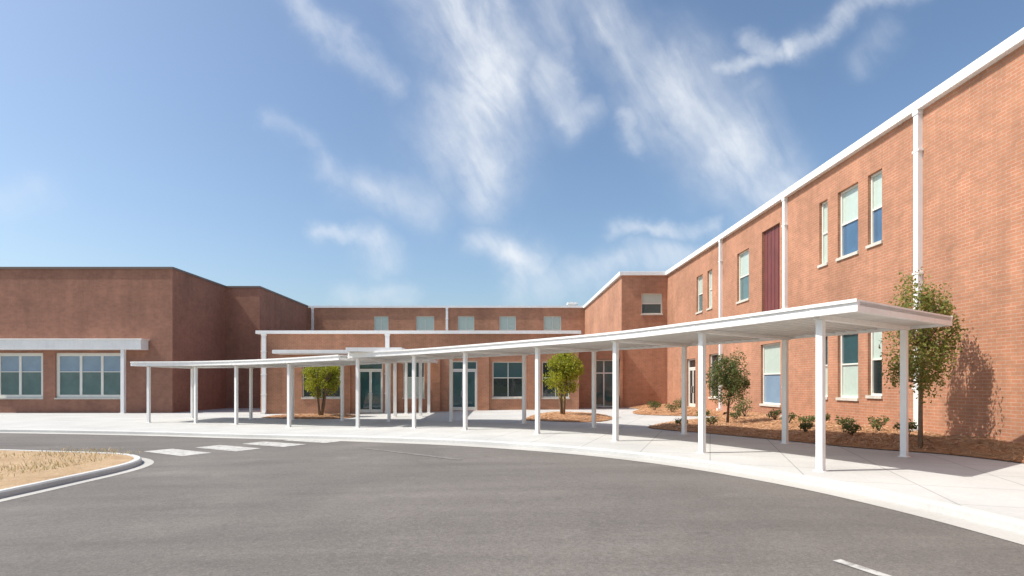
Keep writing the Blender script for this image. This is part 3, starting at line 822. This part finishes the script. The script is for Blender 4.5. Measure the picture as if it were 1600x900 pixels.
# (start, end, half width, strength) of each cirrus streak, as bearings round the +Y direction
segs = [((700,-60),(765,110),62,1.0),((765,110),(735,225),60,.95),((735,225),(757,295),36,.75),
        ((850,-60),(860,60),34,.40),((905,-60),(930,10),40,.5),((860,100),(885,180),26,.6),((880,180),(925,165),20,.45),
        ((950,40),(1055,130),46,.55),((1055,130),(1140,225),60,.72),((1140,225),(1205,300),46,.75),((985,170),(1000,215),16,.45),
        ((1120,110),(1225,70),13,.6),((1225,70),(1420,-15),15,.6),((1150,55),(1185,75),14,.5),((1350,95),(1395,55),18,.25),((1060,190),(1170,140),14,.2),
        ((455,-20),(540,55),20,.5),((540,55),(620,130),17,.4),((420,175),(480,225),12,.28),((500,255),(580,305),18,.42),((570,290),(660,325),30,.45),
        ((500,368),(575,385),11,.65),((570,385),(600,415),20,.6),((535,455),(650,470),12,.4),
        ((755,380),(800,395),22,.85),((800,395),(840,425),26,.8),((810,430),(815,465),18,.5),
        ((950,362),(1130,352),11,.6),((970,385),(1110,385),9,.3),((930,425),(1060,402),24,.65),((850,455),(900,440),26,.4),
        ((-150,330),(60,300),30,.25),((1480,180),(1700,60),24,.35)]
acc = None
for (a, b, w, st) in segs:
    a, b = D(*a), D(*b); ab = (b[0]-a[0], b[1]-a[1]); l2 = ab[0]**2+ab[1]**2; w /= 900
    s1 = N(nt, 'ShaderNodeVectorMath', operation='SUBTRACT'); nt.links.new(WUV, s1.inputs[0]); s1.inputs[1].default_value = (*a, 0)
    d1 = N(nt, 'ShaderNodeVectorMath', operation='DOT_PRODUCT'); nt.links.new(s1.outputs[0], d1.inputs[0]); d1.inputs[1].default_value = (ab[0]/l2, ab[1]/l2, 0)
    t = math_(nt, 'MULTIPLY', d1.outputs['Value'], 1, clamp=True)
    sc = N(nt, 'ShaderNodeVectorMath', operation='SCALE'); sc.inputs[0].default_value = (*ab, 0); nt.links.new(t, sc.inputs['Scale'])
    ds = N(nt, 'ShaderNodeVectorMath', operation='DISTANCE'); nt.links.new(s1.outputs[0], ds.inputs[0]); nt.links.new(sc.outputs[0], ds.inputs[1])
    q = math_(nt, 'MULTIPLY', ds.outputs['Value'], 1/(w*1.15))
    e = math_(nt, 'MULTIPLY', math_(nt, 'EXPONENT', math_(nt, 'MULTIPLY', math_(nt, 'MULTIPLY', q, q), -1)), st)
    acc = e if acc is None else math_(nt, 'MAXIMUM', math_(nt, 'MULTIPLY', acc, 1), math_(nt, 'ADD', e, math_(nt, 'MULTIPLY', acc, .35)))
mp = N(nt, 'ShaderNodeMapping'); mp.vector_type = 'TEXTURE'; mp.inputs['Rotation'].default_value = (0,0,R(-60)); mp.inputs['Scale'].default_value = (1.0,.32,1)
wm = N(nt, 'ShaderNodeMix', data_type='VECTOR'); wm.inputs[0].default_value = .35; nt.links.new(UV, wm.inputs[4]); nt.links.new(WUV, wm.inputs[5]); nt.links.new(wm.outputs[1], mp.inputs[0])
fib = noise(nt, mp.outputs[0], 6.0, 9, .60, .35)
puf = noise(nt, UV, 13, 8, .6, .3)
tex = math_(nt, 'ADD', math_(nt, 'MULTIPLY', fib, .74), math_(nt, 'MULTIPLY', puf, .26))
# density = mask shaped by texture
den = math_(nt, 'MULTIPLY', acc, math_(nt, 'MULTIPLY_ADD', math_(nt, 'SUBTRACT', tex, .5), 2.5, .74, clamp=True), clamp=True)
back = math_(nt, 'GREATER_THAN', sx.outputs[1], .06)
den = math_(nt, 'MULTIPLY', den, back)
den = math_(nt, 'MULTIPLY', den, .80)
gm = N(nt, 'ShaderNodeGamma'); gm.inputs[1].default_value = 1.12; nt.links.new(sky.outputs[0], gm.inputs[0])
skc = mixc(nt, 1.0, gm.outputs[0], (.83,.845,.81), 'MULTIPLY')
ck = mixc(nt, den, skc, (5.3,5.5,5.75))
nt.links.new(ck, bgd.inputs['Color']); bgd.inputs['Strength'].default_value = .118

# ------------------------------------------------------------------ camera
cam = bpy.data.cameras.new('camera'); co = bpy.data.objects.new('camera', cam); link(co)
co.location = (0,0,1.6); co.rotation_euler = (R(90),0,0)
cam.sensor_width = 36; cam.lens = 36*900/1600
cam.shift_x = 18/1600; cam.shift_y = 150/1600
cam.clip_end = 4000; cam.clip_start = .1
S.camera = co
S.view_settings.view_transform = 'Standard'; S.view_settings.look = 'None'; S.view_settings.gamma = 1
S.view_settings.exposure = 0.58
